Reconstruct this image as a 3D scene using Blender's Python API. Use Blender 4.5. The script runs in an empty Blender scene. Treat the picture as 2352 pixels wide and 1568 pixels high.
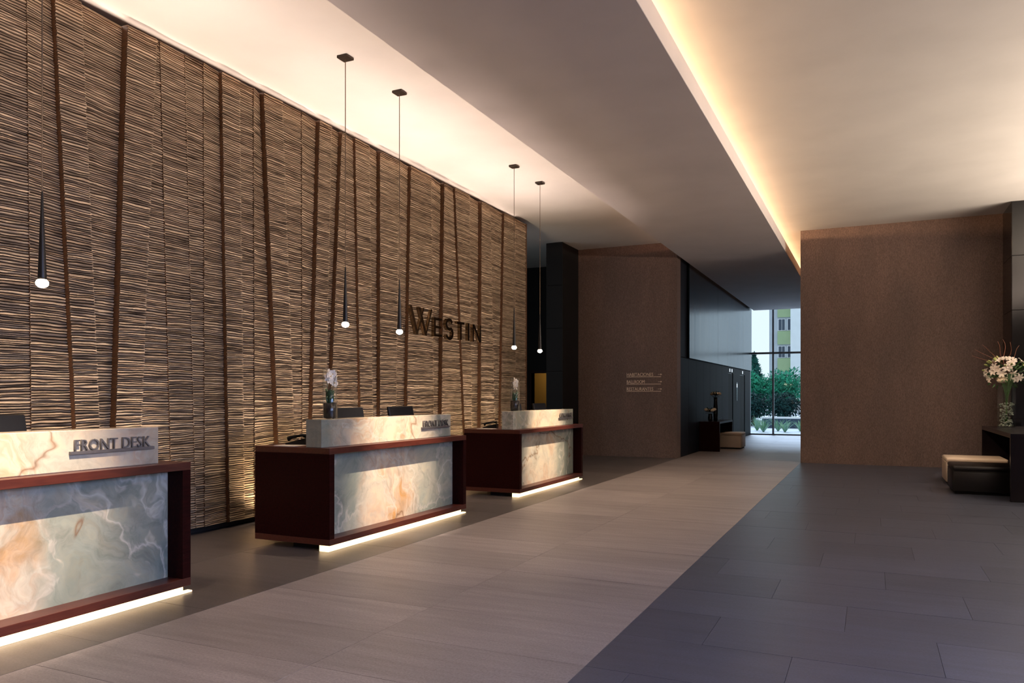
import bpy, bmesh, math, random
from mathutils import Vector, Matrix, noise as mnoise
S = bpy.context.scene
COL = S.collection
PI = math.pi

# ------------------------------------------------------------------ camera
cam = bpy.data.cameras.new('camera'); co = bpy.data.objects.new('camera', cam); COL.objects.link(co)
cam.sensor_width = 36; cam.lens = 36*1759.236/2352; cam.shift_y = 125.3/2352; cam.clip_end = 400
co.location = (0, 0, 1.4); co.rotation_euler = (PI/2, 0, math.radians(25.124))
S.camera = co
# ------------------------------------------------------------------ view, world
S.view_settings.view_transform = 'Standard'; S.view_settings.look = 'None'
S.view_settings.gamma = 1; S.view_settings.use_curve_mapping = False; S.view_settings.exposure = 0.0
W = bpy.data.worlds.new('overcast_sky'); S.world = W; W.use_nodes = True
bg = W.node_tree.nodes['Background']; bg.inputs[0].default_value = (0.80, 0.92, 1.0, 1); bg.inputs[1].default_value = 1.15
# ------------------------------------------------------------------ lights
WARM = (1.0, 0.70, 0.42); WARM2 = (1.0, 0.76, 0.52)
def area(name, loc, direction, sx, sy, power, color, spread=None, parent=None):
    l = bpy.data.lights.new(name, 'AREA'); l.shape = 'RECTANGLE'; l.size = sx; l.size_y = sy
    l.energy = power; l.color = color
    if spread: l.spread = math.radians(spread)
    o = bpy.data.objects.new(name, l); COL.objects.link(o); o.location = loc
    z = -Vector(direction).normalized()          # light shines along -Z
    y = Vector((0, 1, 0)); x = y.cross(z)        # local Y follows the hall
    if x.length < 1e-3: x = Vector((1, 0, 0))
    x.normalize(); y = z.cross(x)
    o.rotation_euler = Matrix((x, y, z)).transposed().to_euler()
    return o
def spot(name, loc, target, power, color, angle, blend=0.4, r=0.03):
    l = bpy.data.lights.new(name, 'SPOT'); l.energy = power; l.color = color
    l.spot_size = math.radians(angle); l.spot_blend = blend; l.shadow_soft_size = r
    o = bpy.data.objects.new(name, l); COL.objects.link(o); o.location = loc
    o.rotation_euler = (Vector(target)-Vector(loc)).to_track_quat('-Z', 'Y').to_euler()
    return o
# coves on the floating soffit: right and left LED lines
area('cove_light_right', (-2.20, 12.0, 4.735), (1, 0, 0.45), 0.04, 33, 640, (1.0, 0.62, 0.33))
area('cove_light_left', (-3.28, 12.0, 4.735), (-1, 0, 0.45), 0.04, 33, 190, (1.0, 0.56, 0.34))
# LED line on top of the carved wall, and a cove on the far right side of the hall
area('cove_light_wall', (-6.24, 6.4, 4.805), (1, 0, 0.5), 0.02, 14, 13, (1.0, 0.76, 0.62))
area('cove_light_hall', (5.0, 2.5, 3.8), (-.6, 0, 1), 0.2, 11, 520, (1.0, 0.80, 0.67), 140)
area('cove_light_hall', (5.2, 12.0, 3.6), (-.75, 0, 1), 0.2, 7.4, 780, (1.0, 0.82, 0.66), 140)
# daylight through the facade on the right and behind the camera, and a soft sun added to brighten the floor inside the end window
area('daylight_facade', (6.35, 0.6, 2.3), (-1, 0, -0.9), 3.6, 9, 1000, (0.36, 0.52, 1.0), 110)
sun = bpy.data.lights.new('sun', 'SUN'); sun.energy = 4.0; sun.angle = math.radians(25); sun.color = (.62, .76, 1.0)
so = bpy.data.objects.new('sun', sun); COL.objects.link(so); so.rotation_euler = (math.radians(-52), 0, math.radians(12))
PITCH = 4.092
for k in range(3):
    yc = 6.78 + (k-1)*PITCH
    spot('desk_spot', (-1.95, yc-0.15, 4.47), (-4.5, yc, 0.70), 3300, (1.0, .80, .60), 24, 0.95, 0.02)
    spot('desk_spot', (-4.05, yc-0.25, 4.80), (-4.5, yc+0.3, 0.0), 330, WARM2, 72, 0.7, 0.02)
for yy in (8.5, 11.5, 14.5, 18.0, 21.5):
    spot('aisle_spot', (-2.6, yy, 4.47), (-2.4, yy, 0), 230 if yy < 16 else 70, WARM2, 85, 1.0, 0.05)  # added fill without fixtures, brightens the aisle floor and bounces onto the soffit

spot('bouquet_spot', (-1.5, 11.6, 4.45), (1.8, 14.2, .8), 800, WARM2, 20, 0.8, .03)

# ------------------------------------------------------------------ materials
def nt(name):
    m = bpy.data.materials.new(name); m.use_nodes = True
    return m, m.node_tree.nodes, m.node_tree.links, m.node_tree.nodes['Principled BSDF']
def pr(b, col=None, rough=None, metal=None, spec=None, em=None, ems=None):
    if col: b.inputs['Base Color'].default_value = (*col, 1)
    if rough is not None: b.inputs['Roughness'].default_value = rough
    if metal is not None: b.inputs['Metallic'].default_value = metal
    if spec is not None: b.inputs['Specular IOR Level'].default_value = spec
    if em: b.inputs['Emission Color'].default_value = (*em, 1); b.inputs['Emission Strength'].default_value = ems
def plain(name, col, rough=.5, metal=0, spec=.5, em=None, ems=0):
    m, n, l, b = nt(name); pr(b, col, rough, metal, spec, em, ems); return m
def coords(n, l, scale, kind='Object'):
    tc = n.new('ShaderNodeTexCoord'); mp = n.new('ShaderNodeMapping'); mp.inputs['Scale'].default_value = scale
    l.new(tc.outputs[kind], mp.inputs[0]); return mp.outputs[0]
def noise(n, l, vec, scale=5, detail=4, rough=.5, dist=0):
    t = n.new('ShaderNodeTexNoise'); t.inputs['Scale'].default_value = scale; t.inputs['Detail'].default_value = detail
    t.inputs['Roughness'].default_value = rough; t.inputs['Distortion'].default_value = dist
    l.new(vec, t.inputs['Vector']); return t
def ramp(n, l, fac, stops):
    r = n.new('ShaderNodeValToRGB'); e = r.color_ramp.elements
    e[0].position, e[0].color = stops[0][0], (*stops[0][1], 1)
    e[1].position, e[1].color = stops[-1][0], (*stops[-1][1], 1)
    for p, c in stops[1:-1]:
        x = e.new(p); x.color = (*c, 1)
    l.new(fac, r.inputs[0]); return r.outputs[0]
def mixc(n, l, a, b, fac=.5, mode='MIX'):
    m = n.new('ShaderNodeMix'); m.data_type = 'RGBA'; m.blend_type = mode
    if isinstance(fac, (int, float)): m.inputs[0].default_value = fac
    else: l.new(fac, m.inputs[0])
    for i, s in ((6, a), (7, b)):
        if isinstance(s, tuple): m.inputs[i].default_value = (*s, 1)
        else: l.new(s, m.inputs[i])
    return m.outputs[2]
def bump(n, l, b, h, strength=.3, dist=.01):
    k = n.new('ShaderNodeBump'); k.inputs['Strength'].default_value = strength; k.inputs['Distance'].default_value = dist
    l.new(h, k.inputs['Height']); l.new(k.outputs[0], b.inputs['Normal'])
def math_(n, l, op, a, v=None, c=None):
    k = n.new('ShaderNodeMath'); k.operation = op; l.new(a, k.inputs[0])
    if v is not None:
        if isinstance(v, (int, float)): k.inputs[1].default_value = v
        else: l.new(v, k.inputs[1])
    return k.outputs[0]

def mk_plaster(name, col):
    m, n, l, b = nt(name); v = coords(n, l, (1, 1, 1)); t = noise(n, l, v, 1.3, 4)
    l.new(ramp(n, l, t.outputs[0], [(.3, tuple(x*.95 for x in col)), (.7, tuple(min(1, x*1.03) for x in col))]), b.inputs['Base Color'])
    pr(b, rough=.75, spec=.2); t2 = noise(n, l, v, 160, 2); bump(n, l, b, t2.outputs[0], .08, .002); return m
def mk_fabric(name, col):
    m, n, l, b = nt(name); v = coords(n, l, (1, 1, .35)); t = noise(n, l, v, 90, 3, .7); t3 = noise(n, l, coords(n, l, (1, 1, .3)), 2.2, 3)
    c = ramp(n, l, t.outputs[0], [(.3, tuple(x*.62 for x in col)), (.7, tuple(x*1.4 for x in col))])
    c2 = ramp(n, l, t3.outputs[0], [(.3, (.86, .86, .86)), (.7, (1.12, 1.08, 1.05))])
    l.new(mixc(n, l, c, c2, 1, 'MULTIPLY'), b.inputs['Base Color']); pr(b, rough=.6, spec=.35)
    bump(n, l, b, t.outputs[0], .35, .003); return m
def mk_stone(name, col, rough, spec=.5, fl=1.0):
    m, n, l, b = nt(name)
    tc = n.new('ShaderNodeTexCoord'); geo = n.new('ShaderNodeNewGeometry'); oi = n.new('ShaderNodeObjectInfo')
    mp = n.new('ShaderNodeMapping'); mp.inputs['Scale'].default_value = (.55, 5.5, 1); l.new(geo.outputs['Position'], mp.inputs[0])
    add = n.new('ShaderNodeVectorMath'); add.operation = 'ADD'; l.new(mp.outputs[0], add.inputs[0])
    sc = n.new('ShaderNodeVectorMath'); sc.operation = 'SCALE'; sc.inputs[0].default_value = (31, 17, 9); l.new(oi.outputs['Random'], sc.inputs['Scale'])
    l.new(sc.outputs[0], add.inputs[1])
    t = noise(n, l, add.outputs[0], 2.2, 6, .62); t2 = noise(n, l, geo.outputs['Position'], 75, 3, .8)
    mp2 = n.new('ShaderNodeMapping'); mp2.inputs['Scale'].default_value = (9, 60, 1); l.new(geo.outputs['Position'], mp2.inputs[0])
    t3 = noise(n, l, mp2.outputs[0], 3, 3, .7)
    a = ramp(n, l, t.outputs[0], [(.3, tuple(x*(1-.2*fl) for x in col)), (.7, tuple(x*(1+.2*fl) for x in col))])
    g = ramp(n, l, t2.outputs[0], [(.3, (.72,)*3), (.7, (1.28,)*3)])
    s = ramp(n, l, t3.outputs[0], [(.3, (.84,)*3), (.7, (1.16,)*3)])
    r = n.new('ShaderNodeMapRange'); r.inputs[3].default_value = .88; r.inputs[4].default_value = 1.12; l.new(oi.outputs['Random'], r.inputs[0])
    c = mixc(n, l, mixc(n, l, a, g, 1, 'MULTIPLY'), s, 1, 'MULTIPLY')
    hs = n.new('ShaderNodeHueSaturation'); l.new(c, hs.inputs['Color']); l.new(r.outputs[0], hs.inputs['Value'])
    l.new(hs.outputs[0], b.inputs['Base Color'])
    rr = n.new('ShaderNodeMapRange'); rr.inputs[3].default_value = rough-.08; rr.inputs[4].default_value = rough+.1; l.new(t3.outputs[0], rr.inputs[0])
    l.new(rr.outputs[0], b.inputs['Roughness']); pr(b, spec=spec)
    bump(n, l, b, t2.outputs[0], .25, .002); return m
def mk_wood(name, dark, light, rough=.3, scale=(1, 1, 1), grain=30, spec=.5):
    m, n, l, b = nt(name); v = coords(n, l, scale); t = noise(n, l, v, grain, 4, .6, .6)
    l.new(ramp(n, l, t.outputs[0], [(.3, dark), (.72, light)]), b.inputs['Base Color']); pr(b, rough=rough, spec=spec)
    bump(n, l, b, t.outputs[0], .05, .001); return m
def mk_onyx(name, off, warm):
    """warm = list of (y, z, radius) of cream and amber clouds in the stone"""
    m, n, l, b = nt(name)
    geo = n.new('ShaderNodeTexCoord'); mp = n.new('ShaderNodeMapping'); mp.inputs['Location'].default_value = off; l.new(geo.outputs['Object'], mp.inputs[0])
    w = noise(n, l, mp.outputs[0], 1.1, 4, .55)
    wv = n.new('ShaderNodeVectorMath'); wv.operation = 'MULTIPLY_ADD'; l.new(w.outputs['Color'], wv.inputs[0]); wv.inputs[1].default_value = (.8, 1.3, .9); l.new(mp.outputs[0], wv.inputs[2])
    t = noise(n, l, wv.outputs[0], .85, 6, .55, .3)
    c = ramp(n, l, t.outputs[0], [(.30, (.14, .19, .18)), (.43, (.215, .265, .245)), (.490, (.27, .32, .30)), (.503, (.50, .49, .46)), (.525, (.33, .37, .345)), (.60, (.40, .41, .37)), (.70, (.54, .49, .43))])
    # warm clouds
    sep = n.new('ShaderNodeSeparateXYZ'); l.new(geo.outputs['Object'], sep.inputs[0])
    tot = None
    for (yy, zz, rad) in warm:
        a = math_(n, l, 'MULTIPLY', math_(n, l, 'SUBTRACT', sep.outputs['Y'], yy), 1/rad)
        d = math_(n, l, 'MULTIPLY', math_(n, l, 'SUBTRACT', sep.outputs['Z'], zz), .55/rad)
        a = math_(n, l, 'MULTIPLY', a, a); d = math_(n, l, 'MULTIPLY', d, d)
        q = math_(n, l, 'SUBTRACT', math_(n, l, 'ADD', a, d), 1.0); q = math_(n, l, 'MULTIPLY', q, -1.0)
        q = math_(n, l, 'MAXIMUM', q, 0.0)
        tot = q if tot is None else math_(n, l, 'MAXIMUM', tot, q)
    t4 = noise(n, l, wv.outputs[0], 1.2, 5, .6, .4)
    fac = math_(n, l, 'MULTIPLY', math_(n, l, 'ADD', tot, 0.12), t4.outputs[0])
    fac = math_(n, l, 'MULTIPLY', fac, 3.2)
    k = n.new('ShaderNodeClamp'); l.new(fac, k.inputs[0])
    t5 = noise(n, l, wv.outputs[0], 1.5, 6, .6, .7)
    wc = ramp(n, l, t5.outputs[0], [(.30, (.58, .54, .47)), (.46, (.64, .54, .45)), (.53, (.62, .46, .36)), (.56, (.66, .57, .48)), (.63, (.60, .42, .30)), (.72, (.55, .29, .10))])
    c = mixc(n, l, c, wc, k.outputs[0])
    # pale and rusty veins
    v1 = noise(n, l, wv.outputs[0], .7, 6, .55, .8)
    ab = math_(n, l, 'ABSOLUTE', math_(n, l, 'SUBTRACT', v1.outputs[0], .5))
    vf = ramp(n, l, ab, [(0, (.75,)*3), (.006, (.4,)*3), (.016, (0, 0, 0))])
    c = mixc(n, l, c, (.66, .62, .57), vf)
    v2 = noise(n, l, mp.outputs[0], .5, 5, .5, .5)
    ab2 = math_(n, l, 'ABSOLUTE', math_(n, l, 'SUBTRACT', v2.outputs[0], .47))
    vf2 = ramp(n, l, ab2, [(0, (.7,)*3), (.002, (.5,)*3), (.005, (0, 0, 0))])
    c = mixc(n, l, c, (.20, .085, .035), vf2)
    t9 = noise(n, l, wv.outputs[0], 4.5, 8, .7, .6); c = mixc(n, l, c, ramp(n, l, t9.outputs[0], [(.34, (.74, .76, .76)), (.5, (1, 1, 1)), (.64, (1.16, 1.10, 1.02))]), 1, 'MULTIPLY')
    c = mixc(n, l, c, (.68, .685, .64), 1, 'MULTIPLY'); l.new(c, b.inputs['Base Color']); pr(b, rough=.16, spec=.5); return m
def mk_glass(name, tint=(.97, .99, 1), gloss=.10):
    m, n, l, b = nt(name); n.remove(b); out = n['Material Output']
    a = n.new('ShaderNodeBsdfTransparent'); a.inputs[0].default_value = (*tint, 1)
    g = n.new('ShaderNodeBsdfGlossy'); g.inputs['Roughness'].default_value = .03
    fr = n.new('ShaderNodeLayerWeight'); fr.inputs[0].default_value = .5
    mx = n.new('ShaderNodeMixShader'); f = math_(n, l, 'POWER', fr.outputs['Facing'], 4.0); f = math_(n, l, 'MULTIPLY', f, .6); f = math_(n, l, 'ADD', f, gloss*.4)
    l.new(f, mx.inputs[0]); l.new(a.outputs[0], mx.inputs[1]); l.new(g.outputs[0], mx.inputs[2]); l.new(mx.outputs[0], out.inputs[0]); return m
def mk_carved():
    m, n, l, b = nt('carved_timber'); at = n.new('ShaderNodeAttribute'); at.attribute_name = 'tone'
    v = coords(n, l, (3, 3, 60)); t = noise(n, l, v, 2.0, 4, .6)
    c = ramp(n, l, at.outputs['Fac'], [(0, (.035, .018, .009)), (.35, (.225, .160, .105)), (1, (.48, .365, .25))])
    g = ramp(n, l, t.outputs[0], [(.3, (.66,)*3), (.7, (1.3,)*3)])
    l.new(mixc(n, l, c, g, 1, 'MULTIPLY'), b.inputs['Base Color']); pr(b, rough=.55, spec=.35); return m
def mk_steel(name, col, rough):
    m, n, l, b = nt(name); v = coords(n, l, (1, 3, .04)); t = noise(n, l, v, 1.5, 4, .6)
    l.new(ramp(n, l, t.outputs[0], [(.3, tuple(x*.4 for x in col)), (.7, tuple(x*1.6 for x in col))]), b.inputs['Base Color'])
    rr = n.new('ShaderNodeMapRange'); rr.inputs[3].default_value = rough-.08; rr.inputs[4].default_value = rough+.1; l.new(t.outputs[0], rr.inputs[0])
    l.new(rr.outputs[0], b.inputs['Roughness']); pr(b, metal=.95); return m
def mk_leaf(name, c1, c2, rough=.45):
    m, n, l, b = nt(name); t = noise(n, l, coords(n, l, (1, 1, 1)), 3.0, 3)
    l.new(ramp(n, l, t.outputs[0], [(.3, c1), (.7, c2)]), b.inputs['Base Color']); pr(b, rough=rough); return m

M = dict(
    ceiling=mk_plaster('ceiling_paint', (.65, .625, .59)), soffit=mk_plaster('soffit_paint', (.64, .59, .585)),
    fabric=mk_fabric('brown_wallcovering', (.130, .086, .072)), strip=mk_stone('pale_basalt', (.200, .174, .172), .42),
    dark=mk_stone('dark_basalt', (.070, .061, .060), .36, .5, .8), blue=mk_stone('blue_grey_basalt', (.050, .056, .080), .34, .5, .9), grout=plain('grout', (.03, .027, .025), .9),  # right-hand tiles: same dark stone, bluish daylight tinted into its colour
    carved=mk_carved(), edge=mk_wood('timber_edge', (.022, .006, .002), (.12, .048, .012), .6, (4, 4, 40), 3),
    mahog=mk_wood('dark_mahogany', (.009, .002, .002), (.022, .004, .0035), .34, (10, 1, 10), 6, .04),  # darker copy of the desk mahogany, shade of the sides put into colour
    mahogtop=mk_wood('mahogany_front', (.040, .008, .006), (.075, .018, .011), .34, (10, 1, 10), 6, .35),
    black=plain('black_stone', (.006, .006, .007), .12), matte=plain('matte_black', (.008, .007, .007), .6, 0, .12),
    steel=mk_steel('blackened_steel', (.055, .078, .095), .20), steel2=plain('blackened_steel_low', (.012, .014, .021), .5, 0, .05),  # second one: same steel, darkened and dulled in place of shade on lower panels
    bronze=plain('bronze_metal', (.30, .22, .14), .14, 1), grey_metal=plain('grey_metal', (.16, .15, .155), .38, .7),
    signmetal=plain('brushed_nickel_letters', (.75, .58, .45), .35, .3),
    led=plain('led_diffuser', (1, .9, .7), .5, em=(1.0, .70, .34), ems=2.3),
    bulb=plain('lit_globe', (1, 1, 1), .5, em=(1.0, .80, .58), ems=38.0),
    lens=plain('uplight_lens', (1, .9, .8), .5, em=(1, .75, .5), ems=3.0),
    canopy=plain('dark_bronze_canopy', (.030, .020, .014), .4, .5), cord=plain('brown_cord', (.10, .065, .04), .6),
    cone=plain('black_cone', (.010, .009, .010), .35, .3), screen=plain('monitor_plastic', (.006, .006, .008), .4, 0, .2),
    phone=plain('phone_plastic', (.008, .008, .009), .45, 0, .2), paper=plain('paper', (.55, .5, .46), .7),
    glass=mk_glass('clear_glass'), pane=mk_glass('window_glass', (.96, .985, 1), .05),
    pot=plain('dark_pot', (.014, .008, .008), .15), leaf=mk_leaf('orchid_leaf', (.008, .045, .014), (.02, .10, .035), .3),
    stem=plain('plant_stem', (.03, .05, .02), .6), petal=plain('white_petal', (.88, .78, .68), .6), heart=plain('yellow_heart', (.6, .35, .08), .6),
    cream=plain('cream_bloom', (.75, .62, .46), .7), twig=plain('red_twig', (.26, .09, .05), .6), bud=plain('lime_bud', (.38, .42, .14), .6),
    moss=mk_leaf('bouquet_leaf', (.012, .05, .01), (.06, .16, .03)), pebble=mk_leaf('vase_filling', (.03, .045, .03), (.28, .30, .24)),
    leather=mk_leaf('beige_leather', (.56, .44, .34), (.62, .50, .39), .5), brownleather=mk_leaf('black_brown_leather', (.006, .005, .005), (.010, .008, .008), .38),
    ochre=plain('ochre_wall', (.42, .25, .055), .7), frame=plain('window_frame', (.30, .33, .36), .4, .6),
    ext_white=mk_plaster('render_white', (.72, .76, .78)), ext_green=mk_plaster('render_green', (.32, .42, .24)), ext_grey=mk_plaster('render_grey', (.42, .46, .50)),
    ext_glass=plain('far_window_glass', (.03, .05, .08), .15), ground=mk_plaster('pale_paving', (.50, .55, .62)), bark=plain('bark', (.09, .08, .07), .9),
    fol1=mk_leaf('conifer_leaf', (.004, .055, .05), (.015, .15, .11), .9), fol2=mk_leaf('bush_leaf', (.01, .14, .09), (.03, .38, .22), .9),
    fol3=mk_leaf('deep_leaf', (.001, .022, .026), (.005, .06, .055), .9), agave=mk_leaf('agave_leaf', (.08, .26, .04), (.35, .55, .50), .5),
    capstone=plain('white_coping', (.80, .82, .84), .6), lowwall=plain('garden_wall_blue', (.05, .08, .13), .8),
    baseboard=plain('shadow_gap_board', (.018, .013, .011), .7), light_ind=plain('lift_indicator', (.5, .6, .7), .4, em=(.8, .9, 1), ems=1.2),
)

# ------------------------------------------------------------------ mesh helpers
def tag(o, label=None, cat=None, group=None, kind=None):
    if label: o['label'] = label
    if cat: o['category'] = cat
    if group: o['group'] = group
    if kind: o['kind'] = kind
    return o
def link(name, me, parent=None, loc=None):
    o = bpy.data.objects.new(name, me); COL.objects.link(o)
    if parent: o.parent = parent
    if loc: o.location = loc
    return o
def empty(name, loc, rz=0):
    o = bpy.data.objects.new(name, None); COL.objects.link(o); o.location = loc; o.rotation_euler = (0, 0, rz)
    o.empty_display_size = .1; return o
class MB:
    def __init__(s): s.v = []; s.f = []; s.mi = []
    def add(s, vs, fs, mi=0):
        o = len(s.v); s.v += [tuple(p) for p in vs]; s.f += [tuple(i+o for i in f) for f in fs]; s.mi += [mi]*len(fs); return s
    def box(s, x0, x1, y0, y1, z0, z1, b=0, mi=0):
        if b <= 0:
            vs = [(x, y, z) for z in (z0, z1) for y in (y0, y1) for x in (x0, x1)]
            return s.add(vs, [(0, 2, 3, 1), (4, 5, 7, 6), (0, 1, 5, 4), (2, 6, 7, 3), (0, 4, 6, 2), (1, 3, 7, 5)], mi)
        bm = bmesh.new(); bmesh.ops.create_cube(bm, size=1)
        for v in bm.verts:
            v.co = Vector(((x0+x1)/2+v.co.x*(x1-x0), (y0+y1)/2+v.co.y*(y1-y0), (z0+z1)/2+v.co.z*(z1-z0)))
        bmesh.ops.bevel(bm, geom=list(bm.edges), offset=b, segments=2 if b > .01 else 1, profile=.5, affect='EDGES')
        bm.verts.index_update()
        s.add([v.co[:] for v in bm.verts], [[v.index for v in f.verts] for f in bm.faces], mi); bm.free(); return s
    def lathe(s, prof, n=20, c=(0, 0, 0), cap=True, mi=0):
        vs = []; fs = []
        for r, z in prof:
            for i in range(n):
                a = 2*PI*i/n; vs.append((c[0]+r*math.cos(a), c[1]+r*math.sin(a), c[2]+z))
        for j in range(len(prof)-1):
            for i in range(n):
                k = (i+1) % n; fs.append((j*n+i, j*n+k, (j+1)*n+k, (j+1)*n+i))
        if cap: fs.append(tuple(range(n))[::-1]); fs.append(tuple((len(prof)-1)*n+i for i in range(n)))
        return s.add(vs, fs, mi)
    def tube(s, pts, rad, n=6, mi=0):
        vs = []; fs = []; pts = [Vector(p) for p in pts]
        for j, p in enumerate(pts):
            d = (pts[min(j+1, len(pts)-1)]-pts[max(j-1, 0)]).normalized()
            a = d.cross(Vector((0, 0, 1)));
            if a.length < 1e-3: a = d.cross(Vector((1, 0, 0)))
            a.normalize(); b = d.cross(a); r = rad[j] if isinstance(rad, (list, tuple)) else rad
            for i in range(n):
                t = 2*PI*i/n; vs.append(p+a*r*math.cos(t)+b*r*math.sin(t))
        for j in range(len(pts)-1):
            for i in range(n):
                k = (i+1) % n; fs.append((j*n+i, j*n+k, (j+1)*n+k, (j+1)*n+i))
        fs.append(tuple(range(n))[::-1]); fs.append(tuple((len(pts)-1)*n+i for i in range(n)))
        return s.add(vs, fs, mi)
    def ball(s, c, r, n=10, m=7, sq=(1, 1, 1), mi=0):
        prof = []; vs = []; fs = []
        vs.append((c[0], c[1], c[2]-r*sq[2]))
        for j in range(1, m):
            p = PI*j/m
            for i in range(n):
                a = 2*PI*i/n; vs.append((c[0]+r*sq[0]*math.sin(p)*math.cos(a), c[1]+r*sq[1]*math.sin(p)*math.sin(a), c[2]-r*sq[2]*math.cos(p)))
        vs.append((c[0], c[1], c[2]+r*sq[2]))
        for i in range(n):
            k = (i+1) % n; fs.append((0, 1+k, 1+i)); fs.append((len(vs)-1, 1+(m-2)*n+i, 1+(m-2)*n+k))
            for j in range(m-2): fs.append((1+j*n+i, 1+j*n+k, 1+(j+1)*n+k, 1+(j+1)*n+i))
        return s.add(vs, fs, mi)
    def mesh(s, name, mats, smooth=False):
        me = bpy.data.meshes.new(name); me.from_pydata(s.v, [], s.f)
        for m in (mats if isinstance(mats, (list, tuple)) else [mats]): me.materials.append(m)
        if any(s.mi): me.polygons.foreach_set('material_index', s.mi)
        if smooth: me.polygons.foreach_set('use_smooth', [True]*len(me.polygons))
        me.update(); return me
    def build(s, name, mats, parent=None, smooth=False, loc=None):
        return link(name, s.mesh(name, mats, smooth), parent, loc)
def bx(name, mat, x0, x1, y0, y1, z0, z1, b=0, parent=None):
    return MB().box(x0, x1, y0, y1, z0, z1, b).build(name, mat, parent)
def struct(o): o['kind'] = 'structure'; return o
def text_obj(name, body, mat, parent, width, height, depth, loc, axes, spacing=1.0):
    cu = bpy.data.curves.new(name, 'FONT'); cu.body = body; cu.size = 1; cu.extrude = .05; cu.space_character = spacing; cu.resolution_u = 3
    tmp = bpy.data.objects.new('tmp', cu); COL.objects.link(tmp)
    dg = bpy.context.evaluated_depsgraph_get(); me = bpy.data.meshes.new_from_object(tmp.evaluated_get(dg))
    bpy.data.objects.remove(tmp); bpy.data.curves.remove(cu)
    xs = [v.co.x for v in me.vertices]; ys = [v.co.y for v in me.vertices]; x0, x1, y0, y1 = min(xs), max(xs), min(ys), max(ys)
    X, Y, Z = [Vector(a) for a in axes]
    for v in me.vertices:
        p = X*((v.co.x-x0)/(x1-x0)*width) + Y*((v.co.y-y0)/(y1-y0)*height) + Z*((v.co.z/.1+.5)*depth)
        v.co = p
    me.materials.clear(); me.materials.append(mat)
    return link(name, me, parent, loc)
AX_WALL = ((0, 1, 0), (0, 0, 1), (1, 0, 0)); AX_FAR = ((1, 0, 0), (0, 0, 1), (0, -1, 0))

# ------------------------------------------------------------------ room shell
HC = 4.87; YF = 17.15; YW = 28.83; XR = -1.344; XL = -3.95
rnd = random.Random(7)
floor = struct(bx('floor', M['grout'], -10.5, 6.6, -5, YW+.1, -.25, -.004))
def tiles(x0, x1, y0, y1, w, h, mat, name, stagger=0.0, lim=None):
    meshes = {}
    j = 0; y = y0
    while y < y1-.05:
        yy = min(y+h, y1); off = (stagger*(j*37 % 5)/5*w) if stagger else 0
        x = x0-off
        while x < x1-.02:
            a, b = max(x, x0), min(x+w, x1)
            if b-a > .05 and (lim is None or lim(a, b, y, yy)):
                key = (round(b-a, 3), round(yy-y, 3))
                if key not in meshes:
                    g = .0012; meshes[key] = MB().box(g, key[0]-g, g, key[1]-g, -.02, 0, 0).mesh(name, mat)
                link('tile', meshes[key], floor, (a, y, rnd.uniform(-.0006, .0003)))
            x += w
        y = yy; j += 1
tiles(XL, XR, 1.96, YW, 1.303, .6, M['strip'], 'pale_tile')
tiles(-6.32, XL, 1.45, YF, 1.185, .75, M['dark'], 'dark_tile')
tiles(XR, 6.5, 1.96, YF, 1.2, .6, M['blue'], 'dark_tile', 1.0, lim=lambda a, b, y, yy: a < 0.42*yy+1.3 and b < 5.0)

ceiling = struct(bx('ceiling', M['ceiling'], -10.5, 6.6, -5, YW+.2, HC, HC+.2))
# floating soffit over the aisle
soffit = MB().box(-3.857, -1.661, -5, YW, 4.496, 4.713, .004).build('trim_soffit', M['soffit']); struct(soffit); soffit.name = 'trim_1'
MB().box(-3.2, -2.3, -5, YW-.02, 4.70, HC, 0).build('soffit_core', M['soffit'], soffit)

wall_right_far = struct(bx('wall_far_right', M['fabric'], XR, 6.6, YF, YF+.3, 0, HC))
struct(bx('wall_corridor_right', M['fabric'], XR, XR+.2, YF+.3, YW, 0, HC))
wfl = struct(bx('wall_far_left', M['fabric'], -6.60, XL, YF, YF+.36, 0, HC))
struct(bx('wall_right', M['ext_grey'], 6.6, 6.8, -5, YF, 0, HC))
struct(bx('wall_back', M['fabric'], -10.5, 6.6, -5.2, -5, 0, HC))
# stone pier on the left, stone pier on the right
pl = struct(bx('wall_pier_left', M['matte'], -6.66, -6.30, 16.1, YF-.001, 0, HC-.001))
pr_ = struct(bx('wall_pier_right', M['black'], 2.285, 5.5, 16.16, YF-.001, 0, HC-.001))
zs = [0, .02, .99, 1.96, 2.93, 3.90, HC-.004]
for a, b in zip(zs[1:-1], zs[2:]):
    for x0, x1 in ((2.27, 3.60), (3.604, 4.94)):
        MB().box(x0, x1, 16.13, 16.16, a+.003, b-.003, .003).build('stone_slab', M['black'], pr_)
    MB().box(2.266, 2.285, 16.135, YF-.002, a+.003, b-.003, .002).build('stone_slab', M['black'], pr_)
    MB().box(-6.68, -6.28, 16.075, 16.1, a+.003, b-.003, .003).build('stone_slab', M['matte'], pl)
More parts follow.
